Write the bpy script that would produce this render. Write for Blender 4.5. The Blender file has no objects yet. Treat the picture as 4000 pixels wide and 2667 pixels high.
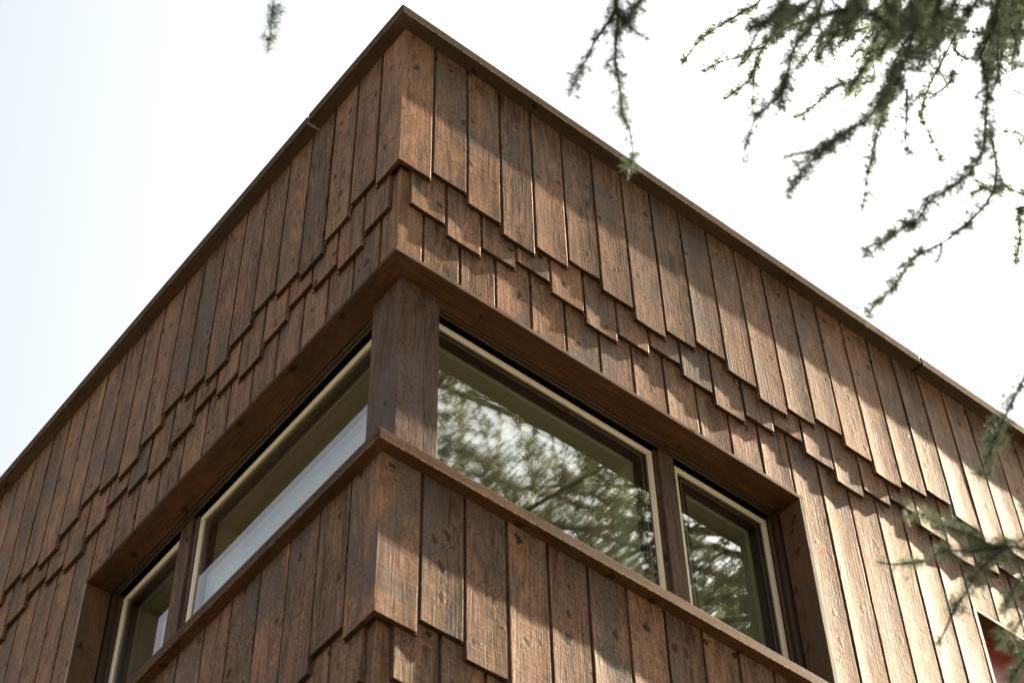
import bpy, bmesh, math, random
import numpy as np
from mathutils import Vector, Matrix
random.seed(7); rng = np.random.default_rng(7)
C = bpy.context.scene.collection

# ---------------------------------------------------------------- camera, world, sun, exposure
U = 0.145                       # one cladding board pitch in metres
H = 7.38                        # height of the cladding datum above the ground
def W(x, y, z): return Vector((x*U, y*U, z*U + H))
RT = Vector((0.7814, -0.6237, -0.0180)); DN = Vector((0.4780, 0.6169, -0.6252)); FW = Vector((0.4011, 0.4799, 0.7803))
CAM = W(-13.4879, -19.8689, -39.8737); FPX = 7615.5
cd = bpy.data.cameras.new("camera"); cam = bpy.data.objects.new("camera", cd); C.objects.link(cam)
M = Matrix((RT, -DN, -FW)).transposed().to_4x4(); M.translation = CAM; cam.matrix_world = M
cd.sensor_width = 36; cd.lens = FPX/4000*36; cd.clip_start = 0.05; cd.clip_end = 2000
cd.dof.use_dof = True; cd.dof.focus_distance = 7.4; cd.dof.aperture_fstop = 6.3; cd.dof.aperture_blades = 8
bpy.context.scene.camera = cam

SUN = Vector((8.7, -1.0, 8.4)).normalized()
el = math.asin(SUN.z); az = math.atan2(SUN.x, SUN.y)       # az: clockwise from +Y
w = bpy.data.worlds.new("World"); bpy.context.scene.world = w; w.use_nodes = True
nt = w.node_tree; bg = nt.nodes["Background"]
sky = nt.nodes.new("ShaderNodeTexSky"); sky.sky_type = 'NISHITA'; sky.sun_disc = False
sky.sun_elevation = el; sky.sun_rotation = az; sky.altitude = 100
sky.air_density = 1.0; sky.dust_density = 10.0; sky.ozone_density = .6
hs = nt.nodes.new("ShaderNodeHueSaturation"); hs.inputs['Saturation'].default_value = .35      # milky, hazy sky
nt.links.new(sky.outputs[0], hs.inputs['Color'])
wb = nt.nodes.new("ShaderNodeMix"); wb.data_type = 'RGBA'; wb.blend_type = 'MULTIPLY'; wb.inputs[0].default_value = 1; wb.inputs[7].default_value = (.975, 1.027, 1.02, 1)
nt.links.new(hs.outputs[0], wb.inputs[6]); nt.links.new(wb.outputs[2], bg.inputs[0])
bg.inputs[1].default_value = 0.05
sl = bpy.data.lights.new("sun", 'SUN'); sl.energy = 5.0; sl.angle = math.radians(0.5); sl.color = (1, .86, .67)
so = bpy.data.objects.new("sun", sl); C.objects.link(so); so.rotation_euler = SUN.to_track_quat('Z', 'Y').to_euler(); so.location = (10, -5, 20)
vs = bpy.context.scene.view_settings; vs.view_transform = 'Standard'; vs.look = 'None'; vs.exposure = 2.6; vs.gamma = 1
bpy.context.scene.cycles.max_bounces = 8; bpy.context.scene.cycles.transparent_max_bounces = 16

# ---------------------------------------------------------------- materials
def newmat(name):
    m = bpy.data.materials.new(name); m.use_nodes = True
    n = m.node_tree; b = n.nodes["Principled BSDF"]; return m, n, b
class G:
    def __init__(s, n): s.n = n
    def node(s, t, **k):
        o = s.n.nodes.new(t)
        for a, v in k.items(): setattr(o, a, v)
        return o
    def put(s, sock, v):
        if isinstance(v, bpy.types.NodeSocket): s.n.links.new(v, sock)
        else: sock.default_value = v
    def math(s, op, a, b=0.0, c=None, clamp=False):
        o = s.node("ShaderNodeMath", operation=op, use_clamp=clamp); s.put(o.inputs[0], a); s.put(o.inputs[1], b)
        if c is not None: s.put(o.inputs[2], c)
        return o.outputs[0]
    def vmath(s, op, a, b):
        o = s.node("ShaderNodeVectorMath", operation=op); s.put(o.inputs[0], a)
        if op == 'SCALE': s.put(o.inputs[3], b)
        else: s.put(o.inputs[1], b)
        return o.outputs[0]
    def noise(s, v, scale, detail=2.0, rough=.5, dist=0.0):
        o = s.node("ShaderNodeTexNoise"); s.put(o.inputs['Vector'], v); s.put(o.inputs['Scale'], scale)
        s.put(o.inputs['Detail'], detail); s.put(o.inputs['Roughness'], rough); s.put(o.inputs['Distortion'], dist); return o.outputs['Fac']
    def ramp(s, f, lo, hi, a=0.0, b=1.0):
        o = s.node("ShaderNodeMapRange", interpolation_type='SMOOTHSTEP'); s.put(o.inputs[0], f); s.put(o.inputs[1], lo); s.put(o.inputs[2], hi)
        s.put(o.inputs[3], a); s.put(o.inputs[4], b); return o.outputs[0]
    def mix(s, f, a, b, mode='MIX'):
        o = s.node("ShaderNodeMix", data_type='RGBA', blend_type=mode); s.put(o.inputs[0], f); s.put(o.inputs[6], a); s.put(o.inputs[7], b); return o.outputs[2]
def rgb(r, g, b): return (r, g, b, 1)

def noisevec(g, P):
    o = g.node("ShaderNodeTexNoise"); g.put(o.inputs['Vector'], P); o.inputs['Scale'].default_value = 40; o.inputs['Detail'].default_value = 1; return o.outputs['Color']
def wood(name, dark, light, grey, axis=2, rough=.50, saw=1.0, spec=.17, bump=1.0, island=True, coat=0.0):
    """stained sawn softwood, grain running along the given object axis"""
    m, n, b = newmat(name); g = G(n)
    tc = g.node("ShaderNodeTexCoord"); geo = g.node("ShaderNodeNewGeometry")
    R = geo.outputs['Random Per Island'] if island else 0.37
    off = g.node("ShaderNodeCombineXYZ")
    g.put(off.inputs[0], g.math('MULTIPLY', R, 17.3)); g.put(off.inputs[1], g.math('MULTIPLY', R, 31.7)); g.put(off.inputs[2], g.math('MULTIPLY', R, 53.1))
    P = g.vmath('ADD', tc.outputs['Object'], off.outputs[0])
    def sc(cross, along):
        v = [cross]*3; v[axis] = along; return tuple(v)
    # knots
    kv = g.vmath('MULTIPLY', g.vmath('ADD', P, g.vmath('SCALE', g.vmath('SUBTRACT', noisevec(g, P), (.5, .5, .5)), .035)), sc(13.0, 8.5))
    vo = g.node("ShaderNodeTexVoronoi"); vo.feature = 'F1'; g.put(vo.inputs['Vector'], kv); vo.inputs['Scale'].default_value = 1.0; vo.inputs['Randomness'].default_value = 1.0
    kd = vo.outputs['Distance']
    kn = g.ramp(kd, .10, .19, 1, 0); kring = g.ramp(kd, .12, .5, 1, 0)
    # warped grain
    wn = g.noise(g.vmath('MULTIPLY', P, sc(9, 1.3)), 1.0, 2)
    f1 = g.noise(g.vmath('MULTIPLY', P, sc(11, .9)), 1.0, 1.5, .4)
    rings = g.math('PINGPONG', g.math('MULTIPLY', g.math('ADD', f1, g.math('MULTIPLY', kring, .10)), 17.0), .5)
    rings = g.ramp(rings, .05, .45)
    fib = g.noise(g.vmath('MULTIPLY', P, sc(230, 5)), 1.0, 3, .6)
    fib2 = g.noise(g.vmath('MULTIPLY', P, sc(70, 1.6)), 1.0, 2, .5)
    blot = g.noise(g.vmath('MULTIPLY', P, sc(5, 2.4)), 1.0, 3, .55, .6)
    blot2 = g.noise(g.vmath('MULTIPLY', P, sc(16, 4)), 1.0, 3, .6, .8)
    t = g.math('MULTIPLY', rings, .28)
    t = g.math('ADD', t, g.math('MULTIPLY', fib2, .45)); t = g.math('ADD', t, g.math('MULTIPLY', g.math('SUBTRACT', fib, .25), .75))
    t = g.math('ADD', t, g.math('MULTIPLY', g.math('SUBTRACT', R, .5), .38))
    t = g.math('ADD', t, g.math('MULTIPLY', g.math('SUBTRACT', blot2, .5), 1.0))
    t = g.math('SUBTRACT', t, .12, clamp=True)
    col = g.mix(t, dark, light)
    col = g.mix(g.ramp(blot, .50, .66, 0, .7), col, grey)
    streak = g.ramp(g.noise(g.vmath('MULTIPLY', P, sc(85, 1.4)), 1.0, 2, .6), .68, .76)
    streak = g.math('MULTIPLY', streak, g.ramp(blot2, .5, .62))
    col = g.mix(g.math('MULTIPLY', streak, .5), col, rgb(*[min(1, c*1.9+.08) for c in light[:3]]))
    mott = g.noise(g.vmath('MULTIPLY', P, sc(120, 75)), 1.0, 2, .65)          # speckled stain on the rough-sawn face
    col = g.mix(g.ramp(mott, .50, .66, 0, .5*saw if saw < 1 else .5), col, rgb(*[c*.45 for c in dark[:3]]))
    col = g.mix(g.math('MULTIPLY', g.ramp(kd, .17, .34, 1, 0), .35), col, rgb(*[c*.55 for c in light[:3]]))
    dk = tuple(c*.28 for c in dark[:3]) + (1,)
    col = g.mix(g.math('MULTIPLY', kn, .85), col, dk)
    # nail heads / specks
    v2 = g.node("ShaderNodeTexVoronoi"); g.put(v2.inputs['Vector'], P); v2.inputs['Scale'].default_value = 16.0
    sp = g.ramp(v2.outputs['Distance'], .04, .075, 1, 0)
    col = g.mix(g.math('MULTIPLY', sp, .75), col, rgb(.012, .010, .009))
    if name == "stained_board":      # sawn ends are coloured much darker than the faces
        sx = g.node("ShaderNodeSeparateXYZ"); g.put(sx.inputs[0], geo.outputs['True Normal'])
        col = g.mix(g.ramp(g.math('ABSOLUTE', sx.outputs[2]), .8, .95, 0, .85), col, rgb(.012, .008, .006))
    n.links.new(col, b.inputs['Base Color'])
    rr = g.math('ADD', g.math('MULTIPLY', blot2, .22), rough-.11)
    b.inputs['Roughness'].default_value = .9; b.inputs['Specular IOR Level'].default_value = 0
    # thin satin stain: a weak sheen over the sawn fibres
    gl = g.node("ShaderNodeBsdfGlossy"); g.put(gl.inputs['Roughness'], rr); gl.inputs[0].default_value = rgb(1, .92, .84)
    fr = g.node("ShaderNodeFresnel"); fr.inputs[0].default_value = 1.4; mx = g.node("ShaderNodeMixShader")
    g.put(mx.inputs[0], g.math('ADD', g.math('MULTIPLY', fr.outputs[0], spec), .014))
    n.links.new(b.outputs[0], mx.inputs[1]); n.links.new(gl.outputs[0], mx.inputs[2]); n.links.new(mx.outputs[0], n.nodes["Material Output"].inputs[0])
    # relief: raised fibres, saw marks across the grain, cupped knots
    sm = g.noise(g.vmath('MULTIPLY', P, sc(7, 210)), 1.0, 2, .6, .2)
    sm2 = g.noise(g.vmath('MULTIPLY', P, sc(30, 60)), 1.0, 3, .6)
    h = g.math('MULTIPLY', fib, .45); h = g.math('ADD', h, g.math('MULTIPLY', sm, .35*saw)); h = g.math('ADD', h, g.math('MULTIPLY', sm2, .35))
    h = g.math('ADD', h, g.math('MULTIPLY', rings, .05)); h = g.math('ADD', h, g.math('MULTIPLY', kn, .25))
    h = g.math('ADD', h, g.math('MULTIPLY', f1, .9))
    bp = g.node("ShaderNodeBump"); g.put(bp.inputs['Height'], h); bp.inputs['Strength'].default_value = min(1, .9*bump); bp.inputs['Distance'].default_value = .0025
    n.links.new(bp.outputs[0], b.inputs['Normal']); n.links.new(bp.outputs[0], gl.inputs['Normal'])
    return m

BD = rgb(.038, .0245, .0185); BL_ = rgb(.345, .190, .115); BG = rgb(.085, .077, .077)
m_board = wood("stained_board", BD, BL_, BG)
m_trimx = wood("stained_trim_x", rgb(.034, .016, .008), rgb(.115, .052, .021), rgb(.04, .024, .015), axis=0, saw=.3, bump=.5, spec=.14)
m_trimy = wood("stained_trim_y", rgb(.034, .016, .008), rgb(.115, .052, .021), rgb(.04, .024, .015), axis=1, saw=.3, bump=.5, spec=.14)
m_jamb = wood("stained_jamb", rgb(.075, .042, .027), rgb(.18, .10, .062), rgb(.10, .075, .06), axis=2, saw=.2, bump=.4)
m_post = wood("post_wood", BD, rgb(.16, .105, .082), rgb(.095, .083, .082), axis=2, saw=1.2)
m_copx = wood("coping_wood_x", rgb(.028, .018, .011), rgb(.085, .052, .030), rgb(.052, .042, .033), axis=0, rough=.6, saw=.8, spec=.08)
m_copy = wood("coping_wood_y", rgb(.028, .018, .011), rgb(.085, .052, .030), rgb(.052, .042, .033), axis=1, rough=.6, saw=.8, spec=.08)
m_edgeb = wood("brown_edge", rgb(.08, .055, .04), rgb(.22, .15, .11), rgb(.16, .13, .11), axis=0, rough=.4, saw=.2, bump=.3)
m_edge = wood("weathered_edge", rgb(.13, .11, .10), rgb(.34, .30, .27), rgb(.28, .27, .26), axis=2, rough=.4, saw=.2, bump=.3)

def plain(name, col, rough=.5, spec=.5, metal=0.0, noise=0.0, scale=20, bump=0.0):
    m, n, b = newmat(name); g = G(n)
    tc = g.node("ShaderNodeTexCoord"); f = g.noise(tc.outputs['Object'], scale, 3)
    c2 = tuple(max(0, c*(1-noise)) for c in col[:3]) + (1,)
    n.links.new(g.mix(f, c2, rgb(*col[:3])), b.inputs['Base Color'])
    b.inputs['Roughness'].default_value = rough; b.inputs['Specular IOR Level'].default_value = spec; b.inputs['Metallic'].default_value = metal
    if bump:
        bp = g.node("ShaderNodeBump"); g.put(bp.inputs['Height'], g.noise(tc.outputs['Object'], scale*6, 3)); bp.inputs['Strength'].default_value = bump; bp.inputs['Distance'].default_value = .002
        n.links.new(bp.outputs[0], b.inputs['Normal'])
    return m
m_cream = plain("cream_lacquer", (.82, .76, .64), .32, .5, noise=.06, scale=3)
m_black = plain("black_gasket", (.008, .008, .009), .45, .3, noise=.2)
m_sash = plain("spacer_tan", (.24, .17, .10), .35, .5, noise=.3)
m_rail = plain("bronze_guide_rail", (.060, .035, .022), .38, .5, noise=.25, scale=8)
m_bit = plain("breather_membrane", (.012, .011, .011), .8, .2, noise=.3)
m_plaster = plain("interior_plaster", (.52, .46, .37), .8, .2, noise=.08, scale=6)
m_isash = plain("interior_sash_paint", (.50, .53, .42), .4, .5, noise=.05, scale=5)
m_red = plain("dark_red_panel", (.24, .022, .020), .45, .5, noise=.25, scale=4)
m_roof = plain("roof_gravel", (.35, .33, .30), .9, .2, noise=.5, scale=60, bump=.6)
m_floor = plain("oak_floor", (.30, .19, .10), .5, .4, noise=.3, scale=5)

def glassmat():
    m = bpy.data.materials.new("window_glass"); m.use_nodes = True; n = m.node_tree; n.nodes.clear(); g = G(n)
    out = g.node("ShaderNodeOutputMaterial"); mx = g.node("ShaderNodeMixShader"); tr = g.node("ShaderNodeBsdfTransparent"); gl = g.node("ShaderNodeBsdfGlossy")
    tr.inputs[0].default_value = rgb(.94, .955, .93); gl.inputs['Roughness'].default_value = 0.0; gl.inputs[0].default_value = rgb(1, .985, .98)
    fr = g.node("ShaderNodeFresnel"); geo = g.node("ShaderNodeNewGeometry")
    g.put(fr.inputs[0], g.math('ADD', 1.52, g.math('MULTIPLY', geo.outputs['Backfacing'], 1/1.52-1.52)))   # same reflectance from either side
    tc = g.node("ShaderNodeTexCoord"); bp = g.node("ShaderNodeBump"); bp.inputs['Strength'].default_value = .05; bp.inputs['Distance'].default_value = .0004
    g.put(bp.inputs['Height'], g.noise(tc.outputs['Object'], 4.0, 1.0)); n.links.new(bp.outputs[0], gl.inputs['Normal'])
    f = g.math('MULTIPLY', fr.outputs[0], 1.8, clamp=True)
    n.links.new(f, mx.inputs[0]); n.links.new(tr.outputs[0], mx.inputs[1]); n.links.new(gl.outputs[0], mx.inputs[2]); n.links.new(mx.outputs[0], out.inputs[0])
    return m
m_glass = glassmat()

# ---------------------------------------------------------------- building helpers
def empty(name, loc, label, cat, group=None):
    o = bpy.data.objects.new(name, None); C.objects.link(o); o.location = loc; o.empty_display_size = .3
    o['label'] = label; o['category'] = cat
    if group: o['group'] = group
    bpy.context.view_layer.update(); return o
def link(name, bm, mats, parent=None, smooth=False, bevel=0.0):
    me = bpy.data.meshes.new(name)
    if isinstance(bm, bmesh.types.BMesh):
        bmesh.ops.recalc_face_normals(bm, faces=bm.faces); bm.to_mesh(me); bm.free()
    else: me = bm
    o = bpy.data.objects.new(name, me); C.objects.link(o)
    for m in (mats if isinstance(mats, (list, tuple)) else [mats]): me.materials.append(m)
    if smooth: me.polygons.foreach_set('use_smooth', [True]*len(me.polygons))
    if bevel:
        md = o.modifiers.new("bevel", 'BEVEL'); md.width = bevel; md.segments = 2; md.limit_method = 'ANGLE'; md.angle_limit = math.radians(40)
    if parent is not None:
        o.parent = parent; o.matrix_parent_inverse = parent.matrix_world.inverted() if parent.type == 'EMPTY' else Matrix.Identity(4)
    return o
def prism(bm, plan, z0, z1, mi=0):
    """plan: list of (x, y) in board units"""
    lo = [bm.verts.new(W(x, y, z0)) for x, y in plan]; hi = [bm.verts.new(W(x, y, z1)) for x, y in plan]
    n = len(plan); fs = [bm.faces.new(lo[::-1]), bm.faces.new(hi)]
    for i in range(n): fs.append(bm.faces.new((lo[i], lo[(i+1) % n], hi[(i+1) % n], hi[i])))
    for f in fs: f.material_index = mi
def box(bm, x0, x1, y0, y1, z0, z1, mi=0): prism(bm, [(x0, y0), (x1, y0), (x1, y1), (x0, y1)], z0, z1, mi)

house = empty("timber_house", W(8, 8, -50.9), "flat-roofed house clad in overlapping dark brown timber boards with a corner window", "house")

def board(bm, left, u0, u1, d0, th, z0, z1, g=.0786, mitre=False, tongue=True):
    """one upright shingle board; u runs along the wall, d runs into it; slightly cupped front"""
    cup = random.uniform(.006, .016); tilt = random.uniform(-.006, .006); bow = random.uniform(-.006, .006)
    z0 += random.uniform(-.006, .006); N = 8; b = .010; hw = (u1-u0)/2; um = (u0+u1)/2; K = max(2, min(8, int((z1-z0)/.7)))
    def prof(z, k):
        dz = d0 + bow*math.sin(math.pi*k/K)
        pts = [(u0 + (b if not mitre else 0), dz + (0 if mitre else .0))] if mitre else [(u0, dz+b)]
        for i in range(N+1):
            s = -1+2*i/N; u = um+s*(hw-b)
            if mitre and i == 0: continue
            c = cup*(1-s*s) if not mitre else cup*(1-s*s)*(.5+.5*s)
            pts.append((u, dz+c+tilt*s*(0 if mitre else 1)))
        pts.append((u1, dz+b))
        if tongue: pts += [(u1, d0+.068), (u1+g-.004, d0+.070), (u1+g-.004, d0+th)]
        else: pts += [(u1, d0+th)]
        pts.append((u0+th if mitre else u0, d0+th))
        if mitre: pts[0] = (u0, d0)
        zz = z
        return [bm.verts.new(W(d, u, zz) if left else W(u, d, zz)) for u, d in pts]
    rows = [prof(z0+(z1-z0)*k/K, k) for k in range(K+1)]
    n = len(rows[0])
    for a, c in zip(rows, rows[1:]):
        for i in range(n): bm.faces.new((a[i], a[(i+1) % n], c[(i+1) % n], c[i]))
    bm.faces.new(rows[0][::-1]); bm.faces.new(rows[-1])
    return rows

def course(name, label, left, start, pitch, count, d0, zfun, ztop, mat=m_board, mitre=None, th=.104, uend=None, g=.0786):
    bm = bmesh.new()
    if mitre is not None: board(bm, left, mitre, start-g, d0, th, zfun(-1), ztop(-1), g, True)
    for i in range(count):
        u0 = start+i*pitch; u1 = u0+pitch-g
        board(bm, left, u0, u1, d0, th, zfun(i), ztop(i), g)
    o = link(name, bm, mat, house); o['label'] = label; return o
lv = [1, 0, 1, 2]; lv2 = [1, 2, 1, 0]
Z1 = [-3.102, -3.431, -3.770]; Z2 = [-4.290, -4.630, -4.973]
Z4 = [-17.045, -17.383, -17.72]; Z5 = [-18.17, -18.50, -18.84]
ZW = -6.459; GR = -50.9
top = lambda i: 2.30
# upper storey, front (lit) wall and side (shaded) wall
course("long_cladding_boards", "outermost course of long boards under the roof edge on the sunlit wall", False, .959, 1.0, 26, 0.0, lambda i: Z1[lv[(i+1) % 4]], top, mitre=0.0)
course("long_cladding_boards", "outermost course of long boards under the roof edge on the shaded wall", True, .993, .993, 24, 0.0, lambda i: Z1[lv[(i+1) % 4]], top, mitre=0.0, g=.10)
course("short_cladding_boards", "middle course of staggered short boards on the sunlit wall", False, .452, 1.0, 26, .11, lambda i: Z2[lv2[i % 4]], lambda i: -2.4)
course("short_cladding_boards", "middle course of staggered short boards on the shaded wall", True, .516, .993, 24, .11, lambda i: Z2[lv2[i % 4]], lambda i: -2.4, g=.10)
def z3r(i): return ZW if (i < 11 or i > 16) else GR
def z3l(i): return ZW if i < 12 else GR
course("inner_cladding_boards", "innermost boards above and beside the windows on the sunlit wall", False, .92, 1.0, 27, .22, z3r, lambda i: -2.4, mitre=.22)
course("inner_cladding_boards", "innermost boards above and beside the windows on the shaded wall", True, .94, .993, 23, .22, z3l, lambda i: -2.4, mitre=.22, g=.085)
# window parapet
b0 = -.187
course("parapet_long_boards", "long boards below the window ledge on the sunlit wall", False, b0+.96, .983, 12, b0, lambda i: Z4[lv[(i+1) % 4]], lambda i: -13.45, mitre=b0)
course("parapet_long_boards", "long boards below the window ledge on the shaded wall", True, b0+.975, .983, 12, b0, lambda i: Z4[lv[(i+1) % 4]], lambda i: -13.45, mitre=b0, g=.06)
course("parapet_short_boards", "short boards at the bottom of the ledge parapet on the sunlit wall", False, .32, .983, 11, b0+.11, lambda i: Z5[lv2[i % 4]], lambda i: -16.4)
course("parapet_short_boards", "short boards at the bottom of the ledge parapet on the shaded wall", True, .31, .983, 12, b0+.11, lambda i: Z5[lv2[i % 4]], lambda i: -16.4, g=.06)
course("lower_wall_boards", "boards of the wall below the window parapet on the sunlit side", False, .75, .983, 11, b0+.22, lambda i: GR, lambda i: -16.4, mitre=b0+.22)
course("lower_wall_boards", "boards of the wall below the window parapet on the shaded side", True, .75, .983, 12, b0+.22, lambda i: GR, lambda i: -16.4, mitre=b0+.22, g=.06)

# core behind the boards
bm = bmesh.new()
box(bm, .34, 27, .34, 2.6, -5.75, 2.25); box(bm, .34, 2.6, 2.6, 24, -5.75, 2.25)
box(bm, 1.25, 12.02, 1.25, 2.6, GR, -13.4); box(bm, 1.25, 2.6, 2.6, 12.85, GR, -13.4)
box(bm, 12.02, 17.9, .34, 2.6, GR, -5.75); box(bm, .34, 2.6, 12.85, 24, GR, -5.75)
box(bm, .15, 12.0, .15, 1.25, GR, -13.5); box(bm, .15, 1.25, 1.25, 12.8, GR, -13.5)
box(bm, 25.2, 27, .34, 2.6, GR, -5.75); box(bm, 17.9, 25.2, .5, 2.6, GR, -20)
link("wall_core", bm, m_bit, house)
bm = bmesh.new(); box(bm, 2.6, 27, 2.6, 24, 1.9, 2.25); link("roof", bm, m_roof, house)

# roof coping: three lengths with open joints; mitred at the corner
zc0, zc1, ov = 2.304, 2.645, .36
def coping(name, o, depth, z0, z1, xj, yj, xend, yend, labels, gap=.06):
    def length(plan, left, ua, ub, dz, mat, lab):
        bm = bmesh.new(); prism(bm, plan, z0+dz, z1+dz); a = link(name, bm, mat, house, bevel=.0022); a['label'] = lab
        bm = bmesh.new(); u = ua                       # worn, milled lower front edge
        while u < ub-.25:
            L = random.uniform(.10, .2); r = random.uniform(.010, .022)
            if left: box(bm, -o-.006, -o+r, u, u+L*.85, z0+dz-.010, z0+dz+r)
            else: box(bm, u, u+L*.85, -o-.006, -o+r, z0+dz-.010, z0+dz+r)
            u += L
        e = link("drip_edge", bm, m_drip, None); e.parent = a
    length([(-o, -o), (xj-gap, -o), (xj-gap, depth), (depth, depth)], False, -o+.02, xj-gap, 0, COPM[0], labels[0])
    length([(-o, -o+.004), (depth-.004, depth), (depth-.004, yj-gap), (-o, yj-gap)], True, -o+.02, yj-gap, 0, COPM[1], labels[1])
    if xend > xj: length([(xj, -o), (xend, -o), (xend, depth), (xj, depth)], False, xj+.02, xend, -.015, COPM[0], "further length of roof coping beyond the open joint on the sunlit wall")
    if yend > yj: length([(-o, yj), (depth, yj), (depth, yend), (-o, yend)], True, yj+.02, yend, -.02, COPM[1], "further length of roof coping beyond the open joint on the shaded wall")
m_drip = wood("drip_edge_wood", rgb(.06, .045, .025), rgb(.26, .19, .10), rgb(.09, .07, .05), axis=2, rough=.5, saw=0, bump=.3)
COPM = (m_copx, m_copy)
coping("roof_coping", ov, 1.6, zc0, zc1, 17.83, 3.73, 27.2, 24.2, ("weathered brown roof coping at the corner over the sunlit wall", "weathered brown roof coping at the corner over the shaded wall"))
COPM = (m_trimx, m_trimy)
coping("window_ledge", .435, 1.15, -13.44, -13.17, 12.1, 12.9, 12.1, 12.9, ("brown timber ledge below the sunlit windows", "brown timber ledge below the shaded windows"))

# opening: head lining (soffit), jamb linings, corner post
F = .15; I = .82; RX = 11.87; LY = 12.70
bm = bmesh.new(); prism(bm, [(F, F), (RX+.13, F), (RX+.13, I), (I, I)], -6.60, -6.475); s1 = link("window_head_lining", bm, m_trimx, house, bevel=.001)
bm = bmesh.new(); prism(bm, [(F, F+.005), (I-.005, I), (I-.005, LY+.12), (F, LY+.12)], -6.60, -6.475); s2 = link("window_head_lining", bm, m_trimy, house, bevel=.001)
bm = bmesh.new(); box(bm, F-.012, RX+.12, F-.012, F-.001, -6.595, -6.48); link("head_lining_edge", bm, m_edgeb, None).parent = s1
bm = bmesh.new(); box(bm, F-.012, F-.001, F, LY+.1, -6.595, -6.48); link("head_lining_edge", bm, m_trimy, None).parent = s2
for s in (s1, s2):
    for ch in s.children: ch.matrix_parent_inverse = s.matrix_basis.inverted()
def sub(name, bm, mat, par, bevel=0):
    o = link(name, bm, mat, None, bevel=bevel); o.parent = par; return o
bm = bmesh.new(); box(bm, RX, RX+.12, F, I, -13.4, -6.60); j = link("window_jamb_lining", bm, m_jamb, house, bevel=.001)
bm = bmesh.new(); box(bm, RX+.005, RX+.115, F-.012, F-.001, -13.4, -6.60); sub("jamb_edge", bm, m_edge, j)
bm = bmesh.new(); box(bm, F, I, LY, LY+.10, -13.4, -6.60); j = link("window_jamb_lining", bm, m_jamb, house, bevel=.001)
bm = bmesh.new(); box(bm, F-.012, F-.001, LY+.005, LY+.095, -13.4, -6.60); sub("jamb_edge", bm, m_edge, j)
bm = bmesh.new(); box(bm, .66, 1.30, .66, 1.68, -13.3, -6.602); box(bm, 1.303, 1.68, .66, 1.68, -13.3, -6.602)
link("corner_post", bm, m_post, house, bevel=.0012)
# blind guide channels above and beside the frames
bm = bmesh.new()
box(bm, .84, RX-.002, .842, .905, -6.60, -6.42); box(bm, .84, RX-.002, .925, .985, -6.63, -6.42)
box(bm, 11.77, 11.868, .86, 1.06, -13.3, -6.64); box(bm, 11.70, 11.75, .99, 1.09, -13.3, -6.64)
link("blind_guide_rail", bm, m_rail, house, bevel=.0008)
bm = bmesh.new()
box(bm, .842, .905, .99, LY-.002, -6.60, -6.42); box(bm, .925, .985, .99, LY-.002, -6.63, -6.42)
box(bm, .86, 1.06, LY-.10, LY-.002, -13.3, -6.64); box(bm, .99, 1.09, LY-.17, LY-.12, -13.3, -6.64)
link("blind_guide_rail", bm, m_rail, house, bevel=.0008)
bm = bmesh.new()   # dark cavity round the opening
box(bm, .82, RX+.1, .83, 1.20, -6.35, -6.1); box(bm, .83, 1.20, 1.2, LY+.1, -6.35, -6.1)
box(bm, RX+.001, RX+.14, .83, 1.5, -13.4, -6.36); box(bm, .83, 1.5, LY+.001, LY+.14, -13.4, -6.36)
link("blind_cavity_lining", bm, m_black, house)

def frame_ring(bm, left, u0, u1, z0, z1, wdt, d0, d1, mi=0):
    def b(ua, ub, za, zb):
        if left: box(bm, d0, d1, ua, ub, za, zb, mi)
        else: box(bm, ua, ub, d0, d1, za, zb, mi)
    b(u0, u1, z1-wdt, z1); b(u0, u1, z0, z0+wdt); b(u0, u0+wdt, z0+wdt, z1-wdt); b(u1-wdt, u1, z0+wdt, z1-wdt)
def window(left, u0, u1, z0, z1, label, d=1.1):
    bm = bmesh.new(); frame_ring(bm, left, u0, u1, z0, z1, .100, d, d+.42)
    frame_ring(bm, left, u0+.102, u1-.102, z0+.102, z1-.102, .036, d+.022, d+.055)      # inner lip of the cream cladding
    fr = link("window", bm, m_cream, house, bevel=.0010); fr['label'] = label
    bm = bmesh.new(); frame_ring(bm, left, u0+.135, u1-.135, z0+.135, z1-.135, .125, d+.075, d+.26)
    frame_ring(bm, left, u0+.292, u1-.292, z0+.292, z1-.292, .10, d+.080, d+.26); sub("gasket", bm, m_black, fr)
    bm = bmesh.new(); frame_ring(bm, left, u0+.262, u1-.262, z0+.262, z1-.262, .028, d+.072, d+.25); sub("spacer_bar", bm, m_sash, fr)
    for dd, ins in ((.060, .150), (.135, .394), (.235, .394)):                             # triple glazing
        bm = bmesh.new()
        def V(u, z): return bm.verts.new(W(d+dd, u, z) if left else W(u, d+dd, z))
        bm.faces.new((V(u0+ins, z0+ins), V(u1-ins, z0+ins), V(u1-ins, z1-ins), V(u0+ins, z1-ins)))
        sub("pane", bm, m_glass, fr)
    bm = bmesh.new(); frame_ring(bm, left, u0+.36, u1-.36, z0+.36, z1-.36, .17, d+.27, d+.55); sub("inner_sash", bm, m_isash, fr)
    bm = bmesh.new(); frame_ring(bm, left, u0+.20, u1-.20, z0+.20, z1-.20, .26, d+.555, d+.95); sub("inner_frame", bm, m_isash, fr)
    return fr
ZB, ZT = -13.3, -6.70
window(False, 1.45, 8.10, ZB, ZT, "large cream-framed window on the sunlit wall beside the corner post, reflecting the cedar")
window(False, 8.74, 11.68, ZB, ZT, "narrow cream-framed window on the sunlit wall at the jamb end of the opening")
window(True, 1.45, 9.12, ZB, ZT, "large cream-framed window on the shaded wall beside the corner post")
window(True, 9.84, 12.55, ZB, ZT, "narrow cream-framed window on the shaded wall at the jamb end of the opening")
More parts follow.
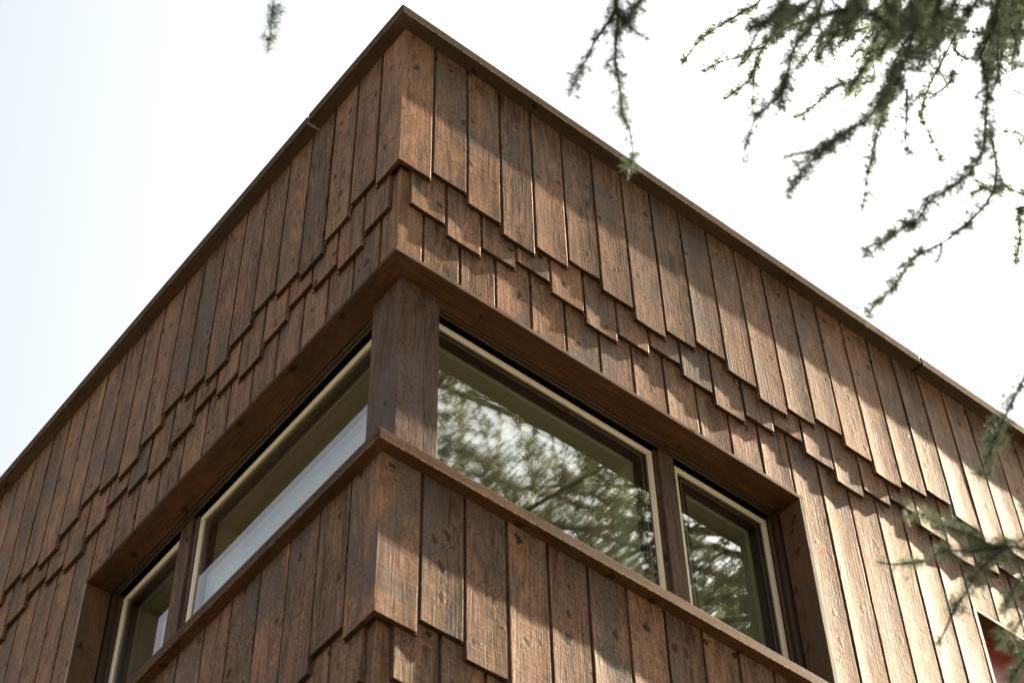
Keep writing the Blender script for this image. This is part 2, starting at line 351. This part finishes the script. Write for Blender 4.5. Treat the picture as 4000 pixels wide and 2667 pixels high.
bm = bmesh.new(); box(bm, 8.20, 8.66, .98, 1.7, -13.3, -6.65); box(bm, 8.105, 8.20, 1.06, 1.7, -13.3, -6.65)
link("window_mullion", bm, m_post, house, bevel=.001)
bm = bmesh.new(); box(bm, .98, 1.7, 9.26, 9.80, -13.3, -6.65); box(bm, 1.06, 1.7, 9.125, 9.255, -13.3, -6.65)
link("window_mullion", bm, m_post, house, bevel=.001)

# interior: plastered reveals, room shell
bm = bmesh.new()
box(bm, 1.6, 12.0, 2.06, 4.0, -6.62, -6.3); box(bm, 11.62, 12.1, 2.06, 4.0, -13.5, -6.625)
box(bm, 2.06, 4.0, 4.0, 12.8, -6.62, -6.3); box(bm, 2.06, 4.0, 12.50, 12.9, -13.5, -6.625)
box(bm, 8.15, 8.70, 1.85, 3.4, -13.5, -6.63); box(bm, 1.85, 3.4, 9.2, 9.8, -13.5, -6.63)
box(bm, 2.6, 12.05, 4.0, 13.5, -6.05, -5.8)          # ceiling
box(bm, 12.1, 12.4, 2.6, 24, -20, -5.8); box(bm, 2.6, 12.1, 13.5, 13.8, -20, -5.8)
link("room_wall", bm, m_plaster, house)
bm = bmesh.new(); box(bm, 2.6, 12.1, 2.6, 13.5, -20.4, -20); link("room_floor", bm, m_floor, house)

# further opening on the sunlit wall, at the right
bm = bmesh.new(); box(bm, 17.92, 25.2, .235, .80, -6.60, -6.475); s3 = link("window_head_lining", bm, m_trimx, house, bevel=.001)
bm = bmesh.new(); box(bm, 17.93, 25.2, .223, .234, -6.595, -6.48); sub("head_lining_edge", bm, m_edgeb, s3)
bm = bmesh.new(); box(bm, 17.90, 18.03, .235, .80, -20, -6.60); j = link("window_jamb_lining", bm, m_jamb, house, bevel=.001)
bm = bmesh.new(); box(bm, 17.905, 18.025, .223, .234, -20, -6.60); sub("jamb_edge", bm, m_edge, j)
bm = bmesh.new(); box(bm, 18.032, 25.2, .74, .95, -20, -6.61); o = link("window_shutter", bm, m_red, house); o['label'] = "dark red panel closing the opening at the far end of the sunlit wall"

# ---------------------------------------------------------------- ground
def groundmat():
    m, n, b = newmat("pale_gravel_ground"); g = G(n); tc = g.node("ShaderNodeTexCoord")
    f = g.noise(tc.outputs['Object'], 40, 4); f2 = g.noise(tc.outputs['Object'], .4, 3)
    c = g.mix(f, rgb(.065, .052, .038), rgb(.17, .13, .09)); c = g.mix(g.ramp(f2, .45, .6, 0, .7), c, rgb(.04, .055, .02))
    n.links.new(c, b.inputs['Base Color']); b.inputs['Roughness'].default_value = .9
    return m
bm = bmesh.new()
vs_ = [bm.verts.new(p) for p in ((-400, -400, 0), (400, -400, 0), (400, 400, 0), (-400, 400, 0))]; bm.faces.new(vs_)
o = link("ground", bm, groundmat()); o['kind'] = 'structure'

# ---------------------------------------------------------------- cedar
def needlemat(name, a, b_, c_, tint, tr=.42):
    m, n, b = newmat(name); g = G(n); tc = g.node("ShaderNodeTexCoord")
    f = g.noise(tc.outputs['Object'], 9, 3); f2 = g.noise(tc.outputs['Object'], 45, 2)
    c = g.mix(g.ramp(f, .35, .65), a, b_); c = g.mix(g.ramp(f2, .60, .72, 0, .6), c, c_)
    n.links.new(c, b.inputs['Base Color']); b.inputs['Roughness'].default_value = .5
    b.inputs['Specular IOR Level'].default_value = .35
    # thin needles let some light through
    out = n.nodes["Material Output"]; tl = g.node("ShaderNodeBsdfTranslucent"); mx = g.node("ShaderNodeMixShader"); mx.inputs[0].default_value = tr
    n.links.new(g.mix(1.0, c, tint, 'MULTIPLY'), tl.inputs[0]); n.links.new(b.outputs[0], mx.inputs[1]); n.links.new(tl.outputs[0], mx.inputs[2]); n.links.new(mx.outputs[0], out.inputs[0])
    return m
m_needle = needlemat("blue_green_needles", rgb(.075, .095, .078), rgb(.11, .13, .105), rgb(.15, .14, .07), rgb(1.5, 1.6, 1.1), .48)
m_crown = needlemat("crown_needles", rgb(.105, .125, .07), rgb(.155, .165, .095), rgb(.23, .16, .09), rgb(1.5, 1.55, 1.1))
m_bark = plain("cedar_bark", (.10, .075, .055), .85, .2, noise=.6, scale=30, bump=.8)

def mesh_from(name, V, F4, mat, parent, smooth=False):
    me = bpy.data.meshes.new(name); V = np.asarray(V, dtype=np.float32); F4 = np.asarray(F4, dtype=np.int32); k = F4.shape[1]
    me.vertices.add(len(V)); me.vertices.foreach_set('co', V.ravel())
    me.loops.add(F4.size); me.loops.foreach_set('vertex_index', F4.ravel())
    me.polygons.add(len(F4)); me.polygons.foreach_set('loop_start', np.arange(0, F4.size, k, dtype=np.int32)); me.polygons.foreach_set('loop_total', np.full(len(F4), k, dtype=np.int32))
    me.update(calc_edges=True); me.materials.append(mat)
    if smooth: me.polygons.foreach_set('use_smooth', np.ones(len(F4), dtype=bool))
    o = bpy.data.objects.new(name, me); C.objects.link(o); o.parent = parent
    if parent is not None and parent.type == 'EMPTY': o.matrix_parent_inverse = parent.matrix_world.inverted()
    return o
def unit(v): return v/np.maximum(np.linalg.norm(v, axis=-1, keepdims=True), 1e-9)
def needles(P, D, L, wd, n, spread=1.0):
    """tufts of n needles at points P leaning along D; each needle one slim quad"""
    m = len(P); P = np.repeat(P, n, 0); D = np.repeat(D, n, 0)
    d = unit(unit(rng.normal(size=(m*n, 3)))*spread + D*.55)
    l = L*rng.uniform(.65, 1.1, (m*n, 1))
    s = unit(np.cross(d, rng.normal(size=(m*n, 3))))*wd/2
    A = P; B = P+d*l
    V = np.stack([A-s*.7, A+s*.7, B+s*.4, B-s*.4], 1).reshape(-1, 3)
    return V, np.arange(len(V)).reshape(-1, 4)
def tubes(paths, sides=6):
    Vs, Fs, o = [], [], 0
    for pts, r0, r1 in paths:
        pts = np.asarray(pts); n = len(pts); t = unit(np.gradient(pts, axis=0)); ref = np.array([.31, .77, .55]); a = unit(np.cross(t, ref)); b = np.cross(t, a)
        r = np.linspace(r0, r1, n)[:, None, None]; th = np.arange(sides)*2*math.pi/sides
        ring = pts[:, None]+r*(np.cos(th)[None, :, None]*a[:, None]+np.sin(th)[None, :, None]*b[:, None])
        Vs.append(ring.reshape(-1, 3)); i = np.arange(n-1)[:, None]*sides; j = np.arange(sides)[None]
        q = np.stack([i+j, i+(j+1) % sides, i+sides+(j+1) % sides, i+sides+j], -1).reshape(-1, 4)+o; Fs.append(q); o += n*sides
    return np.concatenate(Vs), np.concatenate(Fs)
def smooth_path(pts, step):
    pts = np.asarray(pts, float); n = len(pts)
    if n == 2: k = max(2, int(np.linalg.norm(pts[1]-pts[0])/step)); return pts[0]+(pts[1]-pts[0])*np.linspace(0, 1, k)[:, None]
    P = np.vstack([2*pts[0]-pts[1], pts, 2*pts[-1]-pts[-2]]); out = []
    for i in range(1, n):
        p0, p1, p2, p3 = P[i-1:i+3]; k = max(2, int(np.linalg.norm(p2-p1)/step))
        t = np.linspace(0, 1, k, endpoint=False)[:, None]
        out.append(.5*((2*p1)+(-p0+p2)*t+(2*p0-5*p1+4*p2-p3)*t*t+(-p0+3*p1-3*p2+p3)*t**3))
    out.append(pts[-1:]); return np.vstack(out)

def inview(P):
    q = np.asarray(P)-np.array(CAM); x = q@np.array(RT); y = q@np.array(DN); d = q@np.array(FW)
    return (d > .3) & (np.abs(x/np.maximum(d, .01)) < .285) & (np.abs(y/np.maximum(d, .01)) < .20)
def trunk_at(TR, z): return np.array([TR[0]+.25*math.sin(z*.35), TR[1]+.2*math.cos(z*.4), z])
def cedar(TR, TH, label, nl, reach, zmid, zr):
    tree = empty("cedar_tree", TR, label, "tree", None)
    V_, F_ = tubes([([trunk_at(TR, z) for z in np.linspace(0, TH, 14)], .30, .03)], 12); mesh_from("trunk", V_, F_, m_bark, tree, True)
    limbs, twigs, tuftP, tuftD = [], [], [], []
    for k in range(nl):
        z = rng.uniform(5.6, TH-.6); base = trunk_at(TR, z); a = rng.uniform(0, 2*math.pi)
        Lr = reach*(1-.62*abs((z-zmid)/zr)**2)*rng.uniform(.7, 1.08)+.3
        d = np.array([math.cos(a), math.sin(a), rng.uniform(.02, .28)])
        t = np.linspace(0, 1, 7)[:, None]
        side = np.array([-d[1], d[0], 0])*rng.uniform(-.18, .18)
        pts = base+d*Lr*t+side*Lr*t*t+np.array([0, 0, -.16])*Lr*t*t
        lim = lambda Q: Q[:, 1] < -1.05-.15*np.maximum(0, Q[:, 0]-1)          # clear of the house and of the sun's path
        pts = pts[:max(2, int(lim(pts).argmin()) if not lim(pts).all() else 7)]
        sp = smooth_path(pts, .16)
        if inview(sp).any(): continue
        limbs.append((sp, .035*Lr/4+.010, .008))
        for q in range(int(Lr*12)):
            u = rng.uniform(.12, 1); i = min(len(sp)-2, int(u*(len(sp)-1))); p = sp[i]; tdir = unit(sp[i+1]-sp[i])
            sd = np.array([-tdir[1], tdir[0], 0])*rng.choice([-1, 1]); l = rng.uniform(.35, 1.25)*(1.15-u*.6)
            dd = unit(tdir*rng.uniform(.3, .9)+sd+np.array([0, 0, rng.uniform(-.25, .18)]))
            tt = np.linspace(0, 1, 7)[:, None]; tw = p+dd*l*tt+np.array([0, 0, -.22])*l*tt*tt+rng.normal(size=(7, 3))*.012
            if not lim(tw).all() or inview(tw).any(): continue
            twigs.append((tw, .007, .003)); sps = smooth_path(tw, .045)
            tuftP.append(sps); tuftD.append(np.tile(unit(dd+np.array([0, 0, .6])), (len(sps), 1)))
    V_, F_ = tubes(limbs, 6); mesh_from("limbs", V_, F_, m_bark, tree, True)
    V_, F_ = tubes(twigs, 3); mesh_from("twigs", V_, F_, m_bark, tree)
    P_ = np.vstack(tuftP); D_ = np.vstack(tuftD); print("crown tufts", len(P_))
    V_, F_ = needles(P_+rng.normal(size=P_.shape)*.02, D_, .044, .0075, 22); mesh_from("crown", V_, F_, m_crown, tree)
    return tree
TR = Vector((2.5, -5.4, 0))
tree = cedar(TR, 17.5, "cedar whose hanging blue-green branches reach over the camera in front of the house", 110, 5.6, 11, 7)
cedar(Vector((10.2, -6.4, 0)), 18, "cedar further along the sunlit wall, seen only as dense foliage mirrored in its windows", 110, 6.6, 12, 7)

# hanging branches seen in front of the house: each its own part with needles and twigs
def unproj(x, y, d):
    """a point on the sight line of the measured photograph position at depth d metres"""
    v = FW + RT*((x-2000)/FPX) + DN*((y-1333.5)/FPX); return np.array(CAM+v*d)
def r6(L): return [(2100+x/1.2063, y/1.2063) for x, y in L]
def r5(L): return [(2900+x/1.3436, 1500+y/1.3436) for x, y in L]
BR = [  # points, depth at root, depth at tip, fullness, side shoots
 (r6([(375,-40),(380,60),(370,180),(365,300),(390,430),(400,540),(435,620),(450,740),(440,775)]), 3.7, 3.6, 1.0, .5),
 (r6([(378,20),(330,110),(270,190),(240,260),(200,330),(170,400),(130,475)]), 3.7, 3.6, .75, .1),
 (r6([(500,-40),(470,20),(440,60),(410,120)]), 3.8, 3.7, .8, .3),
 ([(1078,-60),(1070,0),(1062,60),(1058,110),(1051,172)], 3.9, 3.9, .62, .15),
 (r6([(1350,-40),(1300,110),(1230,190),(1190,280),(1170,380),(1130,460),(1040,540),(1000,620),(965,750)]), 3.9, 3.7, 1.0, .4),
 (r6([(1160,370),(1150,440),(1165,530)]), 3.8, 3.8, .8, .1),
 (r6([(1905,-40),(1850,150),(1760,260),(1690,330),(1630,440),(1560,560),(1470,610),(1380,680),(1290,760),(1230,830),(1185,895)]), 3.8, 3.6, 1.25, .6),
 (r6([(1850,60),(1700,250),(1650,450),(1620,560),(1590,660),(1570,760),(1550,860),(1530,990)]), 3.9, 3.8, .9, .3),
 (r6([(1760,-40),(1780,100),(1740,260),(1690,400),(1640,500)]), 3.7, 3.7, 1.2, .5),
 (r6([(2190,-40),(2150,130),(2090,260),(2120,400),(2110,560),(2100,700),(2030,820),(1920,900),(1830,960),(1800,1030),(1700,1090),(1620,1150),(1555,1205)]), 3.8, 3.6, 1.25, .6),
 (r6([(2230,-40),(2170,180),(2180,400),(2230,560),(2300,740)]), 3.9, 3.9, .12, .1),
 (r6([(2130,620),(2160,760),(2150,900),(2060,1020),(1980,1090),(1900,1150),(1780,1210),(1720,1290),(1650,1380),(1590,1430),(1555,1490)]), 3.9, 3.7, .95, .3),
 (r6([(1740,420),(1740,560),(1730,650),(1755,745)]), 4.0, 4.0, .7, .2),
 (r6([(1080,-40),(960,60),(880,110),(800,160),(740,220),(685,295)]), 6.0, 6.1, .95, .5),
 (r6([(1400,60),(1200,120),(1080,190),(980,260),(870,290),(788,332)]), 6.0, 6.1, .9, .5),
 (r6([(1100,170),(1030,290),(1000,380),(930,430),(878,472)]), 6.0, 6.0, .9, .4),
 (r6([(1030,300),(1018,380),(1012,520)]), 6.0, 6.0, .6, .2),
 (r6([(1700,-30),(1620,30),(1500,120),(1430,200),(1370,260),(1322,338)]), 6.0, 6.1, .8, .4),
 (r6([(1560,130),(1440,160),(1300,170),(1180,110)]), 6.0, 6.1, .9, .4),
 (r6([(1700,-30),(1640,120),(1590,190),(1575,260),(1585,370),(1500,400),(1420,400),(1330,470),(1280,520),(1220,552)]), 6.0, 6.1, .85, .3),
 (r6([(1480,270),(1510,240),(1570,235)]), 6.0, 6.0, .8, .2),
 (r6([(2010,100),(1950,200),(1900,300),(1840,420),(1810,540),(1850,640),(1910,760)]), 6.0, 6.2, .85, .5),
 (r6([(1960,230),(1990,260),(2030,285)]), 5.0, 5.0, .9, .3),
 (r6([(1960,330),(1940,390),(1880,440),(1830,440)]), 4.6, 4.6, 1.1, .4),
 (r6([(2340,910),(2200,880),(2100,890),(1985,935)]), 5.6, 5.8, .8, .4),
 (r6([(2340,960),(2270,1000),(2275,1100),(2255,1240)]), 5.6, 5.8, .8, .4),
 (r6([(2200,-30),(2250,180),(2275,310)]), 4.4, 4.4, .9, .3),
 (r6([(2340,440),(2250,430),(2190,415)]), 5.8, 5.8, .4, .1),
 (r6([(2340,640),(2270,625),(2200,620)]), 5.8, 5.8, .4, .1),
 (r6([(1180,-30),(1130,60),(1060,110),(1000,130)]), 4.2, 4.1, 1.1, .6),
 (r6([(1300,-30),(1200,60),(1150,90),(1130,130)]), 4.4, 4.2, 1.0, .6),
 (r6([(1530,-30),(1450,50),(1340,70),(1260,110)]), 5.2, 5.2, 1.0, .6),
 (r6([(1500,-30),(1560,60),(1650,110),(1700,190)]), 4.6, 4.4, 1.1, .6),
 (r6([(1980,-30),(1930,80),(1880,200),(1800,330)]), 4.1, 4.0, 1.25, .7),
 (r6([(2080,-30),(2020,60),(1960,140),(1890,160)]), 4.3, 4.2, 1.25, .7),
 (r6([(2130,-30),(2150,60),(2110,150),(1990,150)]), 4.6, 4.6, 1.2, .7),
 (r6([(2300,-30),(2260,40),(2200,110),(2130,180)]), 4.9, 4.9, 1.1, .6),
 (r6([(1640,-30),(1700,60),(1760,110),(1800,170)]), 4.4, 4.3, 1.2, .7),
 (r6([(1850,-30),(1800,60),(1700,100),(1640,170)]), 5.0, 5.0, 1.0, .6),
 (r6([(2330,130),(2260,160),(2180,150),(2100,160)]), 5.2, 5.2, .8, .5),
 ([(4060,1400),(4000,1480),(3960,1560),(3920,1640),(3880,1740),(3828,1845)], 3.3, 3.2, .7, .25),
 (r5([(1560,870),(1478,840),(1350,860),(1250,820),(1150,770),(1050,745),(980,700),(890,645)]), 3.3, 3.4, .75, .25),
 (r5([(1400,850),(1300,860),(1200,880),(1100,870),(1030,880),(950,930)]), 3.3, 3.35, .85, .3),
 (r5([(960,925),(850,940),(780,945),(700,930)]), 3.35, 3.4, .45, .1),
 (r5([(1400,850),(1300,920),(1230,990),(1190,1060),(1150,1130),(1110,1180)]), 3.3, 3.3, 1.0, .3),
 (r5([(1125,1170),(1090,1230),(1060,1300),(1012,1365)]), 3.3, 3.3, .35, .1),
 (r5([(1560,960),(1478,1010),(1420,1050),(1390,1140),(1340,1175)]), 3.2, 3.2, .7, .25),
 (r5([(1560,1190),(1478,1210),(1430,1290),(1370,1355)]), 3.2, 3.2, .7, .25),
 (r5([(1560,1400),(1478,1440),(1440,1500),(1420,1545)]), 3.2, 3.2, .7, .25),
 (r5([(1560,620),(1500,625),(1465,650)]), 3.3, 3.3, .7, .1),
]
for q in range(20):      # the crowded top right corner
    x0 = rng.uniform(3050, 4060); y0 = -30; a_ = rng.uniform(.15, .8); l_ = rng.uniform(120, 420)*(.6 if x0 < 3350 else 1); d_ = rng.uniform(4.6, 6.4)
    BR.append(([(x0, y0), (x0-l_*.3*a_, y0+l_*.35), (x0-l_*.8*a_, y0+l_*.65), (x0-l_*1.2*a_, y0+l_)], d_, d_-.1, rng.uniform(.9, 1.25), .7))
nb = 0
for pts, da, db, full, shoots in BR:
    n = len(pts); ds = np.linspace(da, db, n)
    P3 = [unproj(x, y, d) for (x, y), d in zip(pts, ds)]
    # carry the root back towards the tree
    root = P3[0]; tgt = trunk_at(TR, min(9.5, root[2]+1.2)); ext = unproj(pts[0][0]+rng.uniform(40, 160), pts[0][1]-330, da+.1) if pts[0][1] < 0 else unproj(pts[0][0]+330, pts[0][1]-120, da+.1)
    top_root = pts[0][1] < 0 or pts[0][0] > 4000
    path = smooth_path(([ext] if top_root else [])+P3, .010)
    woods = [(path[::3] if len(path) > 12 else path, .0042 if top_root else .003, .0012)]
    tP, tD = [], []
    t = unit(np.gradient(path, axis=0))
    keep = rng.random(len(path)) < min(1, .62*full+.25)*(.0 if full < .2 else 1)+(.08 if full < .2 else 0)
    tP.append(path[keep]); tD.append(t[keep]*.8)
    for _ in range(1 if full < .6 else (2 if full <= 1.05 else 3)):
        if 1: tP.append(path[keep]+rng.normal(size=(keep.sum(), 3))*.009); tD.append(t[keep]*.5)
    ns = int(len(path)*.010*shoots*14)
    for q in range(ns):
        i = rng.integers(2, max(3, int(len(path)*.92))); l = rng.uniform(.025, .085)
        d = unit(t[i]*rng.uniform(.5, 1.1)+unit(rng.normal(size=3))*.8+np.array([0, 0, -.25]))
        sh = smooth_path([path[i], path[i]+d*l*.5+rng.normal(size=3)*.003, path[i]+d*l], .009)
        woods.append((sh, .0016, .0008)); tP.append(sh); tD.append(np.tile(d*.8, (len(sh), 1)))
    tP = np.vstack(tP); tD = np.vstack(tD); L = .0205 if da < 4.5 else .0185
    Vn, Fn = needles(tP, tD, L*(.8+.25*min(1, full)), .0014, 26 if da < 5 else 34, 1.0)
    Vw, Fw = tubes(woods, 5); br = mesh_from("hanging_branch", Vw, Fw, m_bark, tree, True)
    nd = mesh_from("needles", Vn, Fn, m_needle, br); nb += len(Fn)
    nd.matrix_parent_inverse = Matrix.Identity(4); nd.parent = br
    nd.matrix_parent_inverse = br.matrix_parent_inverse.inverted() @ tree.matrix_world.inverted() @ Matrix.Identity(4) if False else Matrix.Identity(4)
print("branch needles", nb)
bpy.context.view_layer.update()
